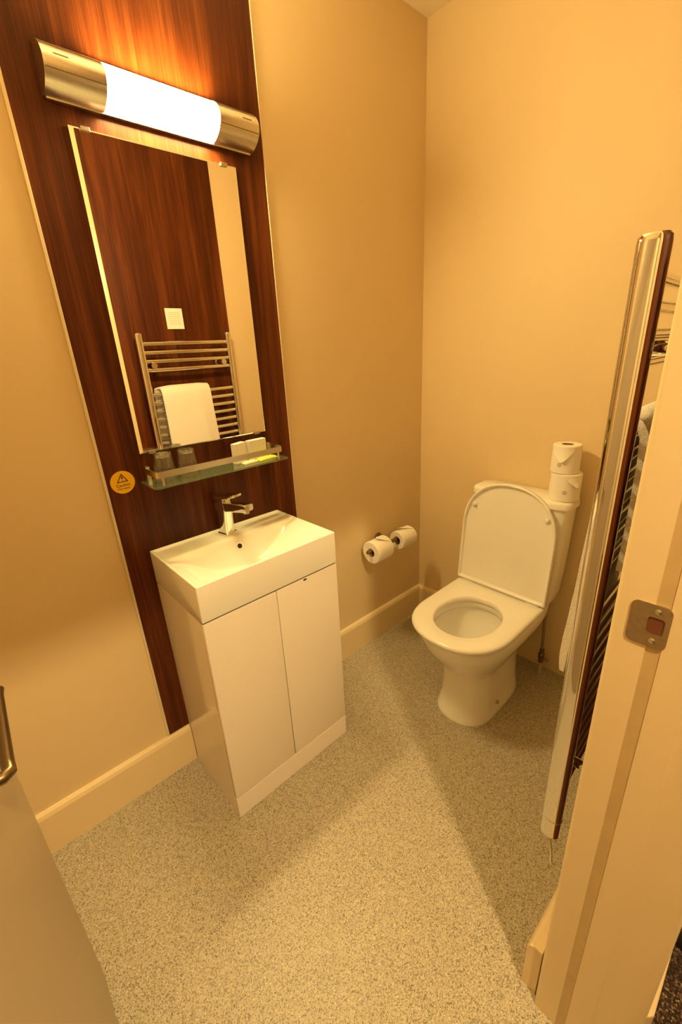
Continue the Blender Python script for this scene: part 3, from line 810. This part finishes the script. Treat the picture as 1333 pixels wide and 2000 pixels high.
roll('white toilet roll with folded end, lower of two on the cistern', 'rolls stacked on the cistern', Matrix.Translation((-0.088, -0.765, zc)), 0.055, 0.021, 0.108, (0.104, 0.062, 0.75, PHI + 0.35), (0.040, PHI - 0.20), (-0.088, -0.765, zc))
roll('white toilet roll with folded end, upper of two on the cistern', 'rolls stacked on the cistern', Matrix.Translation((-0.094, -0.757, zc + 0.1085)), 0.050, 0.021, 0.108, (0.090, 0.050, 0.85, PHI - 0.55), (0.036, PHI - 0.62), (-0.094, -0.757, zc + 0.1085))

# roll holder: central wall post with a bar to both sides
hz, hyb, hx_ = 0.582, -0.088, -0.345
ht = thing('toilet_roll_holder', 'dark metal double toilet roll holder on the cream wall', 'roll holder', (hx_, -0.0005, hz))
obj('flange', lathe([(0.0001, 0.0), (0.024, 0.0), (0.024, -0.007), (0.021, -0.010), (0.0001, -0.010)], 28, (hx_, -0.0004, hz), 'y', (True, True)), 'bronze', ht, 40)
obj('post', tube([(hx_, -0.009, hz), (hx_, hyb - 0.004, hz)], 0.0085, 16), 'bronze', ht, 40)
obj('bar', tube([(-0.512, hyb, hz), (-0.506, hyb, hz), (-0.175, hyb, hz), (-0.169, hyb, hz)], [0.0075, 0.0095, 0.0095, 0.0075], 18), 'bronze', ht, 40)
# rolls hang from the bar: core top rests on it
def along_x(x0, R_, r_): return Matrix.Translation((x0, hyb, hz - (r_ - 0.0018 - 0.0097))) @ Matrix.Rotation(PI / 2, 4, 'Y')
roll('fuller toilet roll on the holder, nearer the vanity', 'rolls on the wall holder', along_x(-0.487, 0.056, 0.021), 0.055, 0.021, 0.105, (0.098, 0.03, 0.8, PI), None, (-0.435, hyb, hz))
roll('slimmer toilet roll on the holder, nearer the corner', 'rolls on the wall holder', along_x(-0.300, 0.050, 0.021), 0.047, 0.021, 0.105, (0.098, 0.02, 0.9, PI - 0.3), None, (-0.248, hyb, hz))

# ------------------------------------------------------------------ towel radiator
RX0, RX1, RY, RZ0, RZ1 = -0.937, -0.422, -1.142, 0.285, 1.612
rt = thing('towel_radiator', 'tall chrome ladder towel radiator beside the door frame', 'radiator', ((RX0 + RX1) / 2, RY, RZ0))
def rail_ring(x, z, k=1.0):
    out = []
    n = 28
    for i in range(n):
        t = 2 * PI * i / n; e = 2.35
        cc = math.copysign(abs(math.cos(t)) ** (2 / e), math.cos(t)); ss = math.copysign(abs(math.sin(t)) ** (2 / e), math.sin(t))
        out.append((x + 0.0175 * k * cc, RY + 0.0235 * k * ss, z))
    return out
for x in (RX0, RX1):
    rl = obj('rail', loft([rail_ring(x, RZ0, 0.9), rail_ring(x, RZ0 + 0.002), rail_ring(x, RZ0 + 0.10), rail_ring(x, RZ1 - 0.012), rail_ring(x, RZ1 - 0.004, 0.97), rail_ring(x, RZ1, 0.82)]), 'chrome', rt, 35, 'chrome upright')
    obj('cap_ring', loft([rail_ring(x, RZ0 + 0.055, 1.01), rail_ring(x, RZ0 + 0.056, 1.025), rail_ring(x, RZ0 + 0.060, 1.025), rail_ring(x, RZ0 + 0.061, 1.01)]), 'satin', rl, 35)
zs = [1.560 - 0.0445 * i for i in range(4)] + [1.298 - 0.0445 * i for i in range(7)] + [0.893 - 0.0445 * i for i in range(12)]
bar_me = None
for z in zs:
    N = 12
    pts = []
    for i in range(N + 1):
        t = i / N
        pts.append((RX0 + 0.006 + (RX1 - RX0 - 0.012) * t, RY + 0.010 * (1 - (2 * t - 1) ** 2), z))
    if bar_me is None:
        b0 = obj('bar', tube(pts, 0.011, 14), 'chrome', rt, 40); bar_me = b0.data; zb0 = z
    else:
        o = bpy.data.objects.new('bar', bar_me); link(o); o.parent = rt; o.location = (0, 0, z - zb0); ROOT[o.name] = ROOT[rt.name]
for x in (RX0 + 0.050, RX1 - 0.050):
    for z in (1.449, 0.500):
        k = obj('wall_bracket', tube([(x, YD + 0.0052, z), (x, YD + 0.012, z), (x, YD + 0.0121, z), (x, RY - 0.006, z), (x, RY - 0.0061, z), (x, RY + 0.016, z)], [0.017, 0.017, 0.0125, 0.0125, 0.016, 0.016], 22), 'chrome', rt, 30, 'chrome wall bracket')
ec = obj('heater_cap', lathe([(0.0001, -0.016), (0.009, -0.016), (0.013, -0.012), (0.013, 0.0005), (0.0001, 0.0005)], 20, (RX0, RY, RZ0), 'z', (True, True)), 'plastic', rt, 40, 'cream heater end cap')
cpts = []
ctrl = [(RX0, RY, RZ0 - 0.015), (RX0 + 0.004, RY - 0.004, RZ0 - 0.035), (RX0 + 0.002, RY - 0.012, RZ0 - 0.07), (RX0 - 0.006, RY - 0.022, RZ0 - 0.10), (RX0 + 0.01, YD + 0.022, RZ0 - 0.112), (RX0 + 0.05, YD + 0.016, RZ0 - 0.115), (RX0 + 0.10, YD + 0.0125, RZ0 - 0.10)]
for i in range(len(ctrl) - 1):
    p0, p1, p2, p3 = [Vector(ctrl[max(0, min(len(ctrl) - 1, i + o_))]) for o_ in (-1, 0, 1, 2)]
    for s in range(5):
        t = s / 5
        cpts.append(0.5 * ((2 * p1) + (-p0 + p2) * t + (2 * p0 - 5 * p1 + 4 * p2 - p3) * t * t + (-p0 + 3 * p1 - 3 * p2 + p3) * t ** 3))
cpts.append(Vector(ctrl[-1]))
obj('cable', tube(cpts, 0.0032, 8), 'cream', ec, 60, 'thin cream cable')

# towel over the middle bars
x0, x1 = -0.884, -0.592
prof_f = [(-1.098, 0.735), (-1.100, 0.78), (-1.104, 0.85), (-1.109, 0.95), (-1.112, 1.10), (-1.1135, 1.25), (-1.1165, 1.300), (-1.126, 1.322), (-1.140, 1.330), (-1.154, 1.322), (-1.163, 1.300), (-1.166, 1.26), (-1.167, 1.20), (-1.168, 1.12), (-1.167, 1.04)]
NXT = 22
rows = []
sub = []
for a, b in zip(prof_f[:-1], prof_f[1:]):
    for s in range(3): sub.append((a[0] + (b[0] - a[0]) * s / 3, a[1] + (b[1] - a[1]) * s / 3))
sub.append(prof_f[-1])
def tnorm(i):
    a = sub[max(0, i - 1)]; b = sub[min(len(sub) - 1, i + 1)]
    dx_, dz__ = b[0] - a[0], b[1] - a[1]; l = math.hypot(dx_, dz__)
    # outward from the bar
    return (dz__ / l, -dx_ / l)
bm = bmesh.new(); G = {}
NS = len(sub)
for i in range(NS):
    ny, nz = tnorm(i)
    th = 0.013
    if i < 14: th = 0.013 + 0.017 * math.sin(PI * min(1, (i + 0.6) / 6) / 2 if i < 6 else PI / 2 + PI / 2 * (i - 6) / 8) * (0.45 if i == 0 else 1)            # thicker folded hem at the front bottom
    for j in range(NXT + 1):
        t = j / NXT; x = x0 + (x1 - x0) * t
        zf = sub[i][1]
        edge = min(1.0, 5 * min(t, 1 - t))
        fold = 0.005 * math.exp(-((t - 0.72 - 0.10 * (1.3 - zf)) / 0.10) ** 2) * (1 if i < NS * 0.5 else 0) * min(1, (1.31 - zf) * 8 if zf < 1.31 else 0)
        wv = 0.0022 * math.sin(9 * t + 7 * zf) * min(1, abs(1.32 - zf) * 6)
        xx = x + 0.004 * math.sin(6 * zf) * (1 - 2 * t) + (0.010 * (1.33 - zf) if i < NS * 0.55 else 0) - (0.020 * (1 - t) * sm(NS * 0.50, NS * 0.64, i))
        if i > NS * 0.55: th = 0.013 + 0.014 * sm(NS * 0.55, NS * 0.68, i) * (1 - 0.55 * sm(NS * 0.85, NS, i))
        G[i, j, 0] = bm.verts.new((xx, sub[i][0], sub[i][1]))
        tt_ = th * (0.55 + 0.45 * edge) + fold + abs(wv)
        G[i, j, 1] = bm.verts.new((xx, sub[i][0] + ny * tt_, sub[i][1] + nz * tt_))
for i in range(NS - 1):
    for j in range(NXT):
        bm.faces.new((G[i, j, 0], G[i + 1, j, 0], G[i + 1, j + 1, 0], G[i, j + 1, 0])); bm.faces.new((G[i, j, 1], G[i, j + 1, 1], G[i + 1, j + 1, 1], G[i + 1, j, 1]))
bd = [(i, 0) for i in range(NS - 1)] + [(NS - 1, j) for j in range(NXT)] + [(i, NXT) for i in range(NS - 1, 0, -1)] + [(0, j) for j in range(NXT, 0, -1)]
for p_, q_ in zip(bd, bd[1:] + bd[:1]): bm.faces.new((G[*p_, 0], G[*p_, 1], G[*q_, 1], G[*q_, 0]))
bmesh.ops.recalc_face_normals(bm, faces=bm.faces)
tw = obj('hand_towel', bm, 'towel', None, 60); recenter(tw); tag(tw, 'white towel folded over the towel radiator bars', 'towel')

# printed notice on the panel above the radiator, seen in the mirror
nx0, nx1, nz0, nz1 = -0.742, -0.644, 1.637, 1.743
nt_ = thing('notice_card', 'white printed notice card on the panel above the radiator', 'notice', ((nx0 + nx1) / 2, YD + 0.0045, nz0))
obj('card', box(nx0, nx1, YD + 0.0042, YD + 0.005, nz0, nz1), 'white', nt_)
obj('print_block', box(nx0 + 0.016, nx1 - 0.016, YD + 0.0050, YD + 0.0053, nz0 + 0.020, nz1 - 0.020), 'notice', nt_, label='lines of fine print')

# black castor on the bedroom carpet
ct = thing('castor_wheel', 'black castor wheel on the brown carpet at the picture edge', 'castor', (-0.785, -1.455, 0.004))
obj('tyre', lathe([(0.010, -0.010), (0.021, -0.010), (0.024, -0.006), (0.024, 0.006), (0.021, 0.010), (0.010, 0.010), (0.010, -0.010)], 28, (-0.780, -1.450, 0.0285), 'x'), 'black', ct, 40)
obj('hub', lathe([(0.0001, -0.011), (0.0098, -0.011), (0.0098, 0.011), (0.0001, 0.011)], 20, (-0.780, -1.450, 0.0285), 'x', (True, True)), 'steel', ct, 30, 'grey hub')
obj('fork', box(-0.794, -0.766, -1.488, -1.476, 0.030, 0.062, 0.003), 'black', ct, 40)

# ceiling light outside the doorway; its light falls through the door onto the floor and vanity
px, py = -1.60, -2.00
pt = thing('ceiling_light', 'small round ceiling light outside the doorway', 'lamp', (px, py, H - 0.06))
obj('housing', lathe([(0.0001, 0.0), (0.075, 0.0), (0.075, -0.012), (0.060, -0.020), (0.0001, -0.020)], 32, (px, py, H - 0.0005), 'z', (True, True)), 'plastic', pt, 40)
obj('bulb', lathe([(0.0001, 0.0)] + [(0.036 * math.cos(math.radians(a)), -0.034 * math.sin(math.radians(a))) for a in range(0, 86, 12)] + [(0.0001, -0.034)], 28, (px, py, H - 0.0215), 'z', (True, True)), 'bulb', pt, 60, 'lit domed cover')
